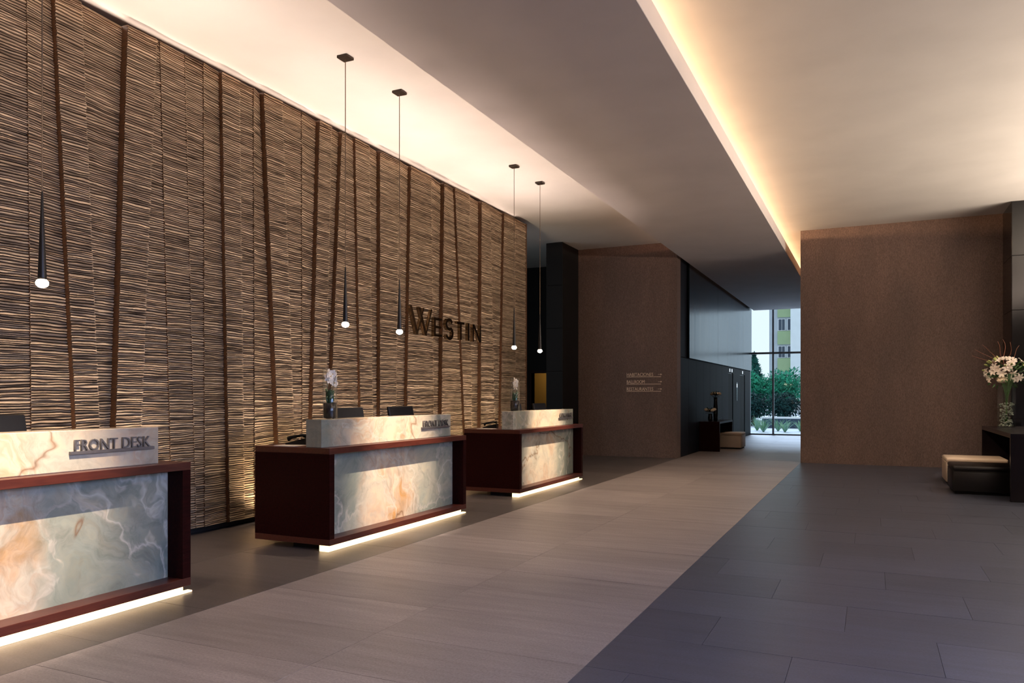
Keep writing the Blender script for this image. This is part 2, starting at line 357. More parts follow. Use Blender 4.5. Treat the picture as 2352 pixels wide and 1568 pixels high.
# dark passage behind the end of the carved wall
wp = MB(); wp.box(-10.5, -8.33, 19, 19.2, 0, HC); wp.box(-7.87, -6.60, 19, 19.2, 0, HC); wp.box(-8.33, -7.87, 19, 19.2, 2.02, HC)
struct(wp.build('wall_passage', M['matte']))
struct(bx('wall_passage_left', M['matte'], -10.7, -10.5, 13.7, 21, 0, HC))
struct(bx('wall_passage_right', M['matte'], -6.60, -6.3, YF+.36, 21.0, 0, HC))
struct(bx('wall_ochre_room', M['ochre'], -10.5, -6.6, 20.9, 21.1, 0, HC))
area('passage_lamp', (-8.1, 20.1, 2.6), (0, .5, -1), .5, .5, 9, (1, .75, .45))
fr = MB(); fr.box(-8.40, -8.33, 18.97, 19.22, 0, 2.09); fr.box(-7.87, -7.80, 18.97, 19.22, 0, 2.09); fr.box(-8.33, -7.87, 18.97, 19.22, 2.02, 2.09)
struct(fr.build('door_1', M['mahog']))

# blackened steel wall of the lift corridor
wcl = struct(bx('wall_corridor_left', M['matte'], -4.3, -4.0, YF+.36, YW, 0, HC))
ys = [17.56, 18.45, 19.35, 20.25, 21.15, 22.05, 23.0, 24.1]
for a, b in zip(ys[:-1], ys[1:]):
    MB().box(-4.0, -3.97, a+.004, b-.004, 0.0, 2.29, .002).build('steel_panel', M['steel2'], wcl)
for a, b in ((25.0, 26.4), (27.5, YW)):
    MB().box(-4.0, -3.97, a+.004, b-.004, 0.0, 2.29, .002).build('steel_panel', M['steel2'], wcl)
for a, b in ((24.1, 25.0), (26.4, 27.5)):
    MB().box(-4.0, -3.97, a, b, 2.12, 2.29, .002).build('steel_panel', M['steel2'], wcl)
MB().box(-4.0, -3.975, 17.56, 18.27, 2.31, HC, .002).build('steel_panel', M['steel2'], wcl)
for a, b in ((18.34, 22.1), (22.1, 26.8), (26.8, YW)):
    MB().box(-4.0, -3.925, a+.004, b-.004, 2.31, HC, .002).build('steel_panel', M['steel'], wcl)
for k, (a, b) in enumerate(((24.1, 25.0), (26.4, 27.5))):
    d = struct(MB().box(-4.0, -3.992, a+.02, b-.02, 0, 2.11, 0).build('door_%d' % (k+2), M['black']))
    bx('door_leaf', M['matte'], -3.992, -3.988, a+.03, (a+b)/2-.003, .01, 2.10, 0, d)
    bx('door_leaf', M['matte'], -3.992, -3.988, (a+b)/2+.003, b-.03, .01, 2.10, 0, d)
for y, z, dz in ((24.35, 2.20, .05), (24.75, 2.20, .05), (26.95, 2.2, .05)):
    o = MB().box(-3.97, -3.955, y-.03, y+.03, z-dz, z+dz, .004).build('lift_indicator', M['light_ind'])
    tag(o, {24.35: 'small lit lift indicator over the nearer lift door, left one', 24.75: 'small lit lift indicator over the nearer lift door, right one', 26.95: 'small lit lift indicator over the farther lift door'}[y], 'indicator')
lp = empty('lift_call_plate', (-3.97, 25.7, 1.5)); tag(lp, 'steel call plate with lit digit between the two lift doors', 'control panel')
MB().box(0, .012, -.09, .09, -.25, .35, .004).build('plate', M['steel'], lp)
MB().box(.012, .016, -.05, .05, .18, .30, 0).build('display', M['light_ind'], lp)
MB().lathe([(.03, 0), (.03, .008)], 12).build('button', M['light_ind'], lp).rotation_euler = (0, PI/2, 0)

# end window
wn = struct(bx('window_1', M['frame'], -4.1, 1.0, YW, YW+.12, -.02, .05))
bx('window_frame', M['frame'], -4.05, -3.97, YW, YW+.12, .05, HC, 0, wn)
bx('mullion', M['frame'], -3.215, -3.155, YW, YW+.12, .05, HC, .004, wn)
bx('mullion', M['frame'], -1.30, -1.24, YW, YW+.12, .05, HC, .004, wn)
bx('transom', M['frame'], -3.97, -3.215, YW+.01, YW+.11, 2.91, 2.98, .004, wn)
bx('transom', M['frame'], -3.155, -1.30, YW+.01, YW+.11, 2.91, 2.98, .004, wn)
for x0, x1 in ((-3.97, -3.215), (-3.155, -1.30)):
    for z0, z1 in ((.05, 2.91), (2.98, HC)):
        bx('pane', M['pane'], x0, x1, YW+.05, YW+.06, z0, z1, 0, wn)
struct(bx('trim_2', M['soffit'], -4.1, 1.0, YW, YW+.2, 4.6, HC))

# ------------------------------------------------------------------ carved timber wall
wl = struct(bx('wall_left', M['matte'], -6.9, -6.40, -5, 13.78, 0, 4.60))
tp = struct(bx('wall_left_upper', M['ceiling'], -6.9, -6.80, -5, 13.78, 4.60, HC))
bxw = struct(bx('baseboard_left', M['baseboard'], -6.40, -6.27, 0.3, 13.78, 0, .07))
SE = [('G', .30, .30), ('B', .72, .80), ('T', 1.0, 1.0), ('G', 1.45, 1.40), ('B', 1.75, 1.7), ('G', 2.15, 2.25), ('T', 2.62, 2.62), ('G', 2.95, 3.05), ('B', 3.42, 3.36),
      ('T',3.969,3.919),('G',4.392,4.144),('B',4.602,4.379),('G',4.68,4.840),('B',4.928,5.146),('T',5.340,5.194),('B',5.633,5.489),('T',5.739,5.721),('G',6.067,5.957),('B',6.277,6.198),('T',6.438,6.418),('G',6.849,6.568),('B',7.107,6.861),('T',7.216,7.206),('G',7.343,7.527),('B',7.591,7.754),('G',7.66,7.966),('G',8.393,8.240),('B',8.656,8.548),('G',8.803,8.803),('T',9.176,9.268),('G',9.446,9.590),('T',10.250,10.163),('G',10.455,10.564),('G',11.301,10.910),('B',11.504,11.405),('G',11.810,11.851),('T',12.387,12.185),('G',12.575,12.758),('T',13.253,13.253),('E',13.803,13.803)]
ZB, ZT = .065, 4.79
def carved_panel(s0, s1, d0, d1, seed):
    """one carved board: d0 and d1 are how far its near and far edge stand out of the wall plane"""
    rn = random.Random(seed); yb0, yt0, yb1, yt1 = s0[1], s0[2], s1[1]+.012, s1[2]+.012
    wmax = max(yb1-yb0, yt1-yt0); nc = max(3, int(wmax/.055)+1)
    z = ZB; zk = [z]
    while z < ZT-.012:
        z += rn.uniform(.013, .029); zk.append(min(z, ZT))
    zk[-1] = ZT
    vs = []; tones = []; rows = 0; nl = len(zk)-1; fz = 2.1; ph = rn.uniform(0, 99)
    def wave(y, k): return .011*mnoise.noise(Vector((y*3.2+ph, k*.16, ph))) + .006*mnoise.noise(Vector((y*9+ph, k*.55, 3)))
    for k in range(nl):
        z0, z1 = zk[k], zk[k+1]; h = z1-z0; t = rn.random(); e = rn.uniform(-.004, .004)
        for q, (fz_, dep, tm) in enumerate(((0, -.016, .0), (.32, .0, 1), (.74, .001, .9))):  # zero tone paints shade into the grooves between layers
            for c in range(nc+1):
                s = c/nc; zz = z0+h*fz_; u = (zz-ZB)/(ZT-ZB)
                y = (yb0+(yt0-yb0)*u)*(1-s)+(yb1+(yt1-yb1)*u)*s
                kk = k if q == 0 else k+fz_
                w = wave(y, kk) if 0 < k else 0
                n2 = mnoise.noise(Vector((y*7, k*1.7+ph, seed)))
                x = -6.17+d0*(1-s)+d1*s+dep+e+.005*n2*(1 if q else .4)
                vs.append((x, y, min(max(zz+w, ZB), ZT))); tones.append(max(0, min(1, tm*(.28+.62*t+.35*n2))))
            rows += 1
    for c in range(nc+1):
        s = c/nc; y = yt0*(1-s)+yt1*s; vs.append((-6.18+d0*(1-s)+d1*s, y, ZT)); tones.append(.3)
    rows += 1
    n = nc+1; fs = []; mi = []
    for r in range(rows-1):
        for c in range(nc): fs.append((r*n+c, r*n+c+1, (r+1)*n+c+1, (r+1)*n+c)); mi.append(0)
    base = len(vs)                               # side faces back to the wall
    for r in range(rows):
        for c in (0, nc):
            p = vs[r*n+c]; vs.append((-6.385, p[1], p[2])); tones.append(.2)
    for r in range(rows-1):
        fs.append((base+2*r, r*n, (r+1)*n, base+2*r+2)); mi.append(1)
        fs.append((r*n+nc, base+2*r+1, base+2*r+3, (r+1)*n+nc)); mi.append(1)
    fs.append((base+1, nc, 0, base)); mi.append(1)
    r = rows-1; fs.append((base+2*r, r*n, r*n+nc, base+2*r+1)); mi.append(1)
    me = bpy.data.meshes.new('panel'); me.from_pydata(vs, [], fs); me.materials.append(M['carved']); me.materials.append(M['edge'])
    me.polygons.foreach_set('material_index', mi)
    at = me.attributes.new('tone', 'FLOAT', 'POINT'); at.data.foreach_set('value', tones); me.update()
    return link('panel', me, wl)
state = .05; seed = 11
for s0, s1 in zip(SE[:-1], SE[1:]):
    k = s0[0]; seed += 1
    if k == 'G': d0 = .030; d1 = .026 if s1[0] != 'G' else -.01
    elif k == 'B': d0 = .016 if s1[0] != 'G' else -.005; d1 = .010 if s1[0] != 'G' else -.030-.02*(seed % 3)/2
    else: d0 = .022; d1 = -.020-.022*(seed % 4)/3 if s1[0] == 'G' else .010
    carved_panel(s0, s1, d0, d1, seed)
MB().box(-6.40, -6.385, .3, 13.76, ZB, 4.6).build('backing_board', M['edge'], wl)
MB().box(-6.40, -6.15, 13.77, 13.81, 0.0, 4.79, .003).build('end_board', M['edge'], wl)

# uplights along the foot of the carved wall (behind the desks)
ups = [1.0, 1.8, 2.6, 3.4, 4.2, 4.95, 6.55, 7.3, 8.1, 8.9, 9.7, 10.6, 11.4, 12.2]
proto = None
for i, y in enumerate(ups):
    if proto is None:
        u = empty('wall_uplight', (-5.93, y, 0)); proto = u
        u1 = MB().box(-.035, .035, -.14, .14, 0.0, .035, .004).build('housing', M['matte'], u)
        u2 = MB().box(-.022, .022, -.12, .12, .035, .038).build('lens', M['lens'], u)
    else:
        u = proto.copy(); COL.objects.link(u); u.location.y = y
        for ch in (u1, u2):
            c = ch.copy(); COL.objects.link(c); c.parent = u
    tag(u, 'low black uplight at the foot of the carved timber wall behind the desks', 'light', 'uplights along the timber wall')
    area('uplight_lamp', (-5.93, y, .05), (-.22, 0, 1), .05, .24, 9.0, (1.0, .76, .50), 110)
    area('uplight_beam', (-5.90, y, .052), (.12, 0, 1), .04, .24, 8.8, (1.0, .79, .70), 50)

# bronze lettering on the carved wall
sg = empty('wall_lettering', (-6.06, 9.34, 2.31)); tag(sg, 'raised bronze letters reading WESTIN on the carved timber wall', 'sign')
def stroke(mb, p, q, w, d=.05, x0=0):
    p, q = Vector(p), Vector(q); t = (q-p).normalized(); n = Vector((-t.y, t.x))*w/2
    c = [p+n, p-n, q-n, q+n]; vs = [(x0, a.x, a.y) for a in c]+[(x0+d, a.x, a.y) for a in c]
    mb.add(vs, [(0, 1, 2, 3), (7, 6, 5, 4), (0, 4, 5, 1), (1, 5, 6, 2), (2, 6, 7, 3), (3, 7, 4, 0)])
def hstroke(mb, p, q, w, d=.05, x0=0):     # diagonal stroke with horizontal ends
    vs = [(p[0]-w/2, p[1]), (p[0]+w/2, p[1]), (q[0]+w/2, q[1]), (q[0]-w/2, q[1])]
    vs = [(x0, a, b) for a, b in vs]+[(x0+d, a, b) for a, b in vs]
    mb.add(vs, [(0, 1, 2, 3), (7, 6, 5, 4), (0, 4, 5, 1), (1, 5, 6, 2), (2, 6, 7, 3), (3, 7, 4, 0)])
H = .29; sw = .052
L = MB(); W0 = .66; HW = .40
hstroke(L, (.04, HW), (.22, -.005), .062); hstroke(L, (.40, HW), (.22, -.005), .030, .046, .002)
hstroke(L, (.28, HW), (.46, -.005), .062, .048, .001); hstroke(L, (.63, HW), (.46, -.005), .030, .046, .002)
L.build('letter', M['bronze'], sg)
L = MB(); y = .68; stroke(L, (y+.035, 0), (y+.035, H), sw)
for z in (.022, H/2, H-.022): stroke(L, (y+.03, z), (y+.25-(.03 if z == H/2 else 0), z), .036, .046, .002)
L.build('letter', M['bronze'], sg)
L = MB(); y = 1.16; pts = []
for i in range(9): a = math.radians(30+i*30); pts.append((y+.085*math.cos(a)*1.15, H*.745+.075*math.sin(a)))
pts2 = []
for i in range(9): a = math.radians(90-i*30); pts2.append((y+.095*math.cos(a)*1.15, H*.27+.085*math.sin(a)))
al = pts+pts2[1:]
for i, (p, q) in enumerate(zip(al[:-1], al[1:])):
    t = (Vector(q)-Vector(p)); stroke(L, Vector(p)-t*.12, Vector(q)+t*.12, 0.046, .05-.0005*(i % 3), .0002*(i % 3))
L.build('letter', M['bronze'], sg)
L = MB(); y = 1.53; stroke(L, (y, 0), (y, H-.02), sw); stroke(L, (y-.125, H-.02), (y+.125, H-.02), .038, .046, .002); L.build('letter', M['bronze'], sg)
L = MB(); stroke(L, (1.795, 0), (1.795, H), .055); L.build('letter', M['bronze'], sg)
L = MB(); stroke(L, (1.955, 0), (1.955, H), .04); stroke(L, (2.215, 0), (2.215, H), .04); hstroke(L, (1.965, H), (2.205, 0), .066, .048, .001); L.build('letter', M['bronze'], sg)

# ------------------------------------------------------------------ reception desks
ONX = [mk_onyx('onyx_a', (0, 0, 0), [(.9, .25, .75), (.1, .5, .8)]), mk_onyx('onyx_b', (0, 5.3, 2.2), [(1.15, .3, .6)]), mk_onyx('onyx_c', (0, 11.7, 4.1), [(1.1, .35, .7)])]
ONXR = [mk_onyx('onyx_riser_a', (0, 2.3, 7.1), [(1.0, 1.05, 1.6)]), mk_onyx('onyx_riser_b', (0, 8.1, 3.3), [(1.1, 1.05, 1.0)]), mk_onyx('onyx_riser_c', (0, 1.7, 9.9), [(1.2, 1.05, .8)])]
LB = 2.55; DT = .932; DB = .058; XF = -4.382; XB = -5.258
dlab = ['onyx fronted reception desk reading FRONT DESK, nearest, cut off by the left frame edge',
        'onyx fronted reception desk reading FRONT DESK in the middle, with a white orchid',
        'onyx fronted reception desk reading CONCIERGE at the far end of the row']
for k in range(3):
    y0 = 5.506+(k-1)*PITCH; d = empty('reception_desk', (XF, y0, 0)); tag(d, dlab[k], 'desk', 'mahogany and onyx reception desks along the timber wall')
    D = XB-XF; T = .055; SD = .07
    MB().box(D, 0, 0, LB, DT-T, DT, .002).build('desk_top', M['mahogtop'], d)
    MB().box(D, -.002, 0.001, SD, DB+T, DT-T, 0).build('side_panel', M['mahog'], d)
    MB().box(D, -.002, LB-SD, LB-.001, DB+T, DT-T, 0).build('side_panel', M['mahog'], d)
    MB().box(D, 0, 0, LB, DB, DB+T, .002).build('bottom_panel', M['mahogtop'], d)
    MB().box(-.19, -.15, SD, LB-SD, DB+T, DT-T, 0).build('onyx_front', ONX[k], d)
    MB().box(-.23, -.192, SD, LB-SD, DB+T, DT-T, 0).build('backing_panel', M['mahog'], d)
    MB().box(-.50, -.125, .10, LB-.10, 0.0, DB-.001, 0).build('plinth', M['matte'], d)
    MB().box(-.12, -.065, .006, LB-.012, 0.002, DB-.002, 0).box(-.065, -.022, .006, LB+.03, 0.002, .012, 0).build('light_strip', M['led'], d)
    rs = MB().box(-.29, -.11, .024, 2.37, DT, 1.187, .004).build('onyx_riser', ONXR[k], d)
    txt = 'CONCIERGE' if k == 2 else 'FRONT DESK'
    text_obj('lettering', txt, M['grey_metal'], rs, .55, .072, .012, (-.104, 1.74, 1.056), AX_WALL)
    MB().box(-.110, -.088, 1.71, 2.32, 1.036, 1.056, .001).build('lettering_bar', M['grey_metal'], rs)

def monitor(x, y, label, tilt=-12, rz=0, w=.50):
    m = empty('monitor', (x, y, DT), rz); tag(m, label, 'monitor', 'monitors behind the onyx risers')
    h = .31; s = MB().box(-.018, .018, -w/2, w/2, 0, h, .008).build('screen_housing', M['screen'], m, loc=(0, 0, .045)); s.rotation_euler = (0, math.radians(tilt), 0)
    MB().box(-.019, -.0185, -w/2+.015, w/2-.015, .02, h-.015).build('screen', M['black'], s)
    MB().box(-.02, .02, -.04, .04, 0, .12, .005).build('stand', M['screen'], m)
    MB().box(-.10, .08, -.12, .12, 0, .012, .004).build('foot', M['screen'], m)
monitor(-4.86, 2.87, 'black monitor behind the onyx riser of the nearest desk')
monitor(-4.86, 6.47, 'black monitor beside the white orchid on the middle desk')
monitor(-4.86, 7.45, 'black monitor nearest the FRONT DESK letters of the middle desk')
monitor(-4.86, 10.62, 'black monitor just right of the orchid on the CONCIERGE desk', w=.34)
monitor(-4.90, 11.62, 'black monitor in front of the ochre lit doorway on the CONCIERGE desk')
def phone(x, y, rz, label):
    p = empty('desk_phone', (x, y, DT), rz); tag(p, label, 'phone', 'desk phones')
    MB().add([(-.1, -.09, 0), (.1, -.09, 0), (.1, .09, 0), (-.1, .09, 0), (-.1, -.09, .02), (.1, -.09, .07), (.1, .09, .07), (-.1, .09, .02)],
             [(3, 2, 1, 0), (4, 5, 6, 7), (0, 1, 5, 4), (1, 2, 6, 5), (2, 3, 7, 6), (3, 0, 4, 7)]).build('base', M['phone'], p)
    h = MB(); h.tube([(-.09, -.05, .055), (-.05, -.05, .075), (.05, -.05, .095), (.1, -.05, .085)], [.022, .014, .014, .022], 8); h.build('handset', M['phone'], p, True)
    for i in range(3):
        for j in range(3): MB().box(-.05+i*.035-.012, -.05+i*.035+.012, .02+j*.025-.009, .02+j*.025+.009, .045+i*.009, .050+i*.009).build('key', M['grey_metal'], p)
phone(-4.98, 5.80, .3, 'black desk phone on the near end of the middle desk')
phone(-5.0, 9.93, .3, 'black desk phone on the near end of the CONCIERGE desk')
for y, lb in ((5.66, 'middle'), (9.75, 'far')):
    p = MB().box(-.12, .12, -.09, .09, 0, .006).build('paper_stack', M['paper']); p.location = (-4.95, y-.02 if lb == 'middle' else y-.03, DT+.0)
    tag(p, 'flat stack of white paper on the near end of the %s desk' % ('middle' if lb == 'middle' else 'CONCIERGE'), 'paper')

# orchids
def orchid(x, y, z, label, seed, flowers):
    r = random.Random(seed); o = empty('potted_orchid', (x, y, z)); tag(o, label, 'orchid', 'white orchids in glass cylinders')
    MB().lathe([(.066, 0), (.068, .003), (.068, .47), (.0655, .47), (.0655, .006), (0.001, .006)], 28, cap=False).build('glass_cylinder', M['glass'], o, True)
    MB().lathe([(.05, 0.007), (.060, .02), (.062, .145), (.056, .15), (.001, .14)], 20, cap=False).build('pot', M['pot'], o, True)
    for i in range(6):
        a = i*1.05+r.random()*.4; L_ = r.uniform(.12, .17); lean = r.uniform(.15, .4); mb = MB(); vs = []; fs = []
        for j in range(6):
            t = j/5; w = .033*math.sin(PI*(.12+.88*t)**.8)+.004; rad = .008+L_*lean*t*t*.8; zz = .14+L_*t*(1-.15*t)
            c = Vector((rad*math.cos(a), rad*math.sin(a), zz)); sd = Vector((-math.sin(a), math.cos(a), 0))
            n_ = Vector((math.cos(a), math.sin(a), 0))*.006
            vs += [c-sd*w+n_, c, c+sd*w+n_]
        for j in range(5):
            for q in (0, 1): fs.append((j*3+q, j*3+q+1, j*3+q+4, j*3+q+3))
        mb.add(vs, fs); lf = mb.build('leaf', M['leaf'], o, True); sm = lf.modifiers.new('thick', 'SOLIDIFY'); sm.thickness = .003
    for (sx, sy) in ((-.012, -.01), (.012, .015)):
        MB().tube([(sx*.3, sy*.3, .13), (sx, sy, .24), (sx*1.5, sy*2.2, .34), (sx*2.6, sy*3, .40)], .0025, 6).build('stem', M['stem'], o, True)
    pet = MB()
    for i in range(5):
        a = i*2*PI/5+PI/2; wd = .027 if i in (1, 4) else .019; ln = .042
        vs = []; c0 = Vector((math.cos(a), math.sin(a), 0)); sd = Vector((-math.sin(a), math.cos(a), 0))
        for t, w, zz in ((0, .2, 0), (.35, .9, .004), (.7, 1, .006), (1, .35, .002)):
            vs += [c0*ln*t-sd*wd*w*.8+Vector((0, 0, zz)), c0*ln*t+sd*wd*w*.8+Vector((0, 0, zz))]
        pet.add(vs, [(0, 1, 3, 2), (2, 3, 5, 4), (4, 5, 7, 6)])
    pm = pet.mesh('flower', M['petal'], True); hm = MB().ball((0, 0, .006), .006, 6, 5).mesh('lip', M['heart'], True)
    for i, (fx, fy, fz) in enumerate(flowers):
        f = link('flower', pm, o, (fx, fy, fz)); f.rotation_euler = (PI/2+r.uniform(-.4, .4), r.uniform(-.5, .5), PI/2+r.uniform(-.9, .5))
        link('lip', hm, f)
F1 = [(.0, -.045, .385), (.01, -.03, .36), (.015, -.01, .40), (.0, -.02, .43), (.02, .012, .42), (.01, -.05, .41), (.0, .045, .36), (.012, .05, .335), (.0, .035, .40), (.02, -.025, .395)]
orchid(-4.58, 5.76, 1.187, 'white orchid in a tall glass cylinder on the middle desk', 3, F1)
F2 = [(.0, -.01, .44), (.01, .015, .42), (.015, -.01, .40), (.0, .02, .385), (.01, .0, .36), (.01, -.02, .34), (.012, .02, .335)]
orchid(-4.58, 9.86, 1.187, 'white orchid in a glass cylinder on the CONCIERGE desk', 5, F2)

# pendant lamps
pm = None
plabels = ['slim black pendant at the left edge of the frame, farther one of the nearest pair', 'slim black pendant over the near end of the middle desk, left of its pair', 'slim black pendant beside the first letter of the bronze lettering', 'slim black pendant in front of the right end of the timber wall', 'slim black pendant hanging farthest right, in front of the dark passage']
for i, y in enumerate((3.205, 6.37, 7.363, 10.462, 11.455)):
    if pm is None:
        p = empty('pendant_lamp', (-4.87, y, HC)); pm = p; parts = []
        parts.append(MB().box(-.062, .062, -.062, .062, -.026, -.001, .003).build('canopy', M['canopy'], p))
        parts.append(MB().tube([(0, 0, -2.16), (0, 0, -.026)], .0042, 8).build('cord', M['cord'], p))
        parts.append(MB().lathe([(.0265, -2.715), (.026, -2.70), (.006, -2.15), (.004, -2.14)], 20).build('cone_shade', M['cone'], p, True))
        parts.append(MB().ball((0, 0, -2.738), .038, 18, 12, (1, 1, .8)).build('bulb', M['bulb'], p, True))
    else:
        p = pm.copy(); COL.objects.link(p); p.location.y = y
        for ch in parts:
            c = ch.copy(); COL.objects.link(c); c.parent = p
    tag(p, plabels[i], 'pendant lamp', 'slim pendant lamps over the desks')

# wayfinding lettering on the far left wall
ws = empty('wayfinding_sign', (-5.11, YF, 1.5)); tag(ws, 'small nickel letters in three underlined rows on the brown far wall', 'sign')
for i, (t, w) in enumerate((('HABITACIONES', .62), ('BALLROOM', .42), ('RESTAURANTES', .62))):
    z = .355-.165*i
    text_obj('lettering', t, M['signmetal'], ws, w, .075, .012, (0, -.002, z), AX_FAR)
    MB().box(-.005, .80, -.014, -.001, z-.022, z-.010).build('underline', M['signmetal'], ws)
    a = MB(); a.box(.73, .79, -.012, -.001, z+.032, z+.040); a.add([(.79, -.012, z+.015), (.82, -.012, z+.036), (.79, -.012, z+.057), (.79, -.001, z+.015), (.82, -.001, z+.036), (.79, -.001, z+.057)], [(0, 1, 2), (5, 4, 3), (0, 3, 4, 1), (1, 4, 5, 2), (2, 5, 3, 0)])
    a.build('arrow', M['signmetal'], ws)

# ------------------------------------------------------------------ seating and consoles
def ottoman(x0, x1, y0, y1, h, mat, label, foot=.03):
    o = empty('ottoman', ((x0+x1)/2, (y0+y1)/2, 0)); tag(o, label, 'ottoman'); w, d = (x1-x0)/2, (y1-y0)/2
    MB().box(-w, w, -d, d, foot, h-.07, .02).build('upholstered_body', mat, o, True)
    MB().box(-w, w, -d, d, h-.07, h, .025).build('seat_cushion', mat, o, True)
    MB().tube([(-w+.02, -d, h-.07), (w-.02, -d, h-.07), (w, -d+.02, h-.07), (w, d-.02, h-.07), (w-.02, d, h-.07), (-w+.02, d, h-.07), (-w, d-.02, h-.07), (-w, -d+.02, h-.07), (-w+.02, -d, h-.07)], .005, 6).build('piping', mat, o, True)
    MB().box(-w+.03, w-.03, -d+.03, d-.03, 0, foot+.01).build('base', M['matte'], o)
ottoman(1.08, 1.93, 14.0, 14.8, .415, M['leather'], 'beige leather ottoman half under the black console by the stone pier')
ottoman(1.06, 1.90, 12.62, 13.5, .40, M['brownleather'], 'black leather ottoman in front of the beige one by the console')
ottoman(-3.66, -3.10, 20.85, 21.6, .43, M['leather'], 'beige leather ottoman beside the console in the lift corridor')
def console(x0, x1, y0, y1, h, t, label, open_side, mat, back=True):
    o = empty('console_table', (x0, y0, 0)); tag(o, label, 'console table'); w, d = x1-x0, y1-y0
    MB().box(0, w, 0, d, h-t, h, .003).build('table_top', mat, o)
    MB().box(0, w, 0, t, 0, h-t, .002).build('side_panel', mat, o)
    MB().box(0, w, d-t, d, 0, h-t, .002).build('side_panel', mat, o)
    bxx = (w-.03, w) if open_side < 0 else (0, .03)
    MB().box(bxx[0], bxx[1], t, d-t, 0, h-t, 0).build('back_panel', M['matte'], o)
    return o
M['darkwood'] = mk_wood('blackened_wood', (.003, .002, .003), (.007, .004, .005), .25, (10, 1, 10), 6, .25)
console(1.665, 2.60, 11.95, 14.86, .905, .06, 'long black console table with a tall bouquet by the stone pier', -1, M['darkwood'])
console(-3.96, -3.45, 19.65, 21.65, .75, .05, 'dark red wooden console in the lift corridor holding a dark vase', 1, M['mahog'])
# bouquet on the right console
bq = empty('flower_bouquet', (1.96, 14.45, .905)); tag(bq, 'large white lily bouquet with red twigs in a clear square vase on the right console', 'bouquet')
def sqtube(s, h, t, z0=0):
    mb = MB(); mb.box(-s, s, -s, -s+t, z0, h); mb.box(-s, s, s-t, s, z0, h); mb.box(-s, -s+t, -s+t, s-t, z0, h); mb.box(s-t, s, -s+t, s-t, z0, h); mb.box(-s, s, -s, s, z0, z0+.012); return mb
v = sqtube(.10, .66, .006).build('glass_vase', M['glass'], bq); v.rotation_euler = (0, 0, math.radians(62))
r = random.Random(21)
pb = MB()
for i in range(150):
    a = r.uniform(-.085, .085); b = r.uniform(-.085, .085); z = .02+r.random()**1.6*.36
    ca, sa = math.cos(1.08), math.sin(1.08); pb.ball((a*ca-b*sa, a*sa+b*ca, z), r.uniform(.010, .019), 6, 4)
tag(pb.build('vase_filling', M['pebble'], bq, True), kind='stuff')
st = MB()
for i in range(16):
    a = r.uniform(0, 6.28); q = r.uniform(.02, .07); st.tube([(q*math.cos(a)*.5, q*math.sin(a)*.5, .05), (-q*math.cos(a)*.4, -q*math.sin(a)*.4, .5), (-q*2.2*math.cos(a), -q*2.2*math.sin(a), .85)], .005, 5)
tag(st.build('stems', M['moss'], bq, True), kind='stuff')
lf = MB()
for i in range(170):
    d = Vector((r.gauss(0, 1), r.gauss(0, 1), r.gauss(0, .8))).normalized()*r.uniform(.10, .29); c = Vector((0, 0, .86))+Vector((d.x, d.y, d.z*.72)); d.normalize()
    s = d.cross(Vector((r.random(), r.random(), r.random()))).normalized()*.014; L_ = r.uniform(.06, .11)
    nn = d.cross(s).normalized()*.006
    lf.add([c, c+d*L_*.5+s+nn, c+d*L_, c+d*L_*.5-s+nn], [(0, 1, 2, 3)])
tag(lf.build('foliage', M['moss'], bq), kind='stuff')
lily = MB()
for i in range(6):
    a = i*PI/3; c0 = Vector((math.cos(a), math.sin(a), 0)); sd = Vector((-math.sin(a), math.cos(a), 0)); vs = []
    for t, w, z in ((0, .004, 0), (.35, .016, .03), (.7, .017, .045), (1, .002, .03)):
        vs += [c0*.075*t-sd*w+Vector((0, 0, z)), c0*.075*t+Vector((0, 0, z-.004)), c0*.075*t+sd*w+Vector((0, 0, z))]
    lily.add(vs, [(j*3+q, j*3+q+1, j*3+q+4, j*3+q+3) for j in range(3) for q in (0, 1)])
lm = lily.mesh('lily', M['petal'], True); bm_ = MB().ball((0, 0, 0), .016, 8, 6, (1, 1, 2.4)).mesh('bud', M['bud'], True)
for i in range(46):
    th = r.uniform(0, 2*PI); el = r.uniform(-.5, 1.3); R = .27
    d = Vector((math.cos(th)*math.cos(el), math.sin(th)*math.cos(el), math.sin(el)*.78))
    if i < 30: f = link('lily', lm, bq, Vector((0, 0, .87))+d*R)
    else: f = link('bud', bm_, bq, Vector((0, 0, .90))+d*(R+.03))
    f.rotation_euler = d.to_track_quat('Z', 'Y').to_euler()
mum = MB(); mum.ball((0, 0, 0), .075, 14, 8, (1, 1, .55))
for i in range(90):
    th = r.uniform(0, 2*PI); el = r.uniform(-.2, 1.5); d = Vector((math.cos(th)*math.cos(el), math.sin(th)*math.cos(el), math.sin(el)*.6)); s = d.cross(Vector((0, 0, 1))).normalized()*.008
    mum.add([d*.065-s, d*.065+s, d*.095+s*.6+Vector((0, 0, .008)), d*.095-s*.6+Vector((0, 0, .008))], [(0, 1, 2, 3)])
mum.build('chrysanthemum', M['cream'], bq, True, loc=(-.08, -.16, .74))
for i, (dx, dy, dz) in enumerate(((-.42, .05, .40), (-.36, -.1, .47), (-.15, 0, .52), (-.05, .1, .56), (.05, -.1, .50), (.2, 0, .45), (-.46, 0, .30))):
    pts = [Vector((dx*t*(.4+.6*t)+.03*math.sin(t*6+i), dy*t, .85+dz*(t**.8))) for t in [k/7 for k in range(8)]]
    MB().tube(pts, [.007-.0006*k for k in range(8)], 5).build('twig', M['twig'], bq, True)
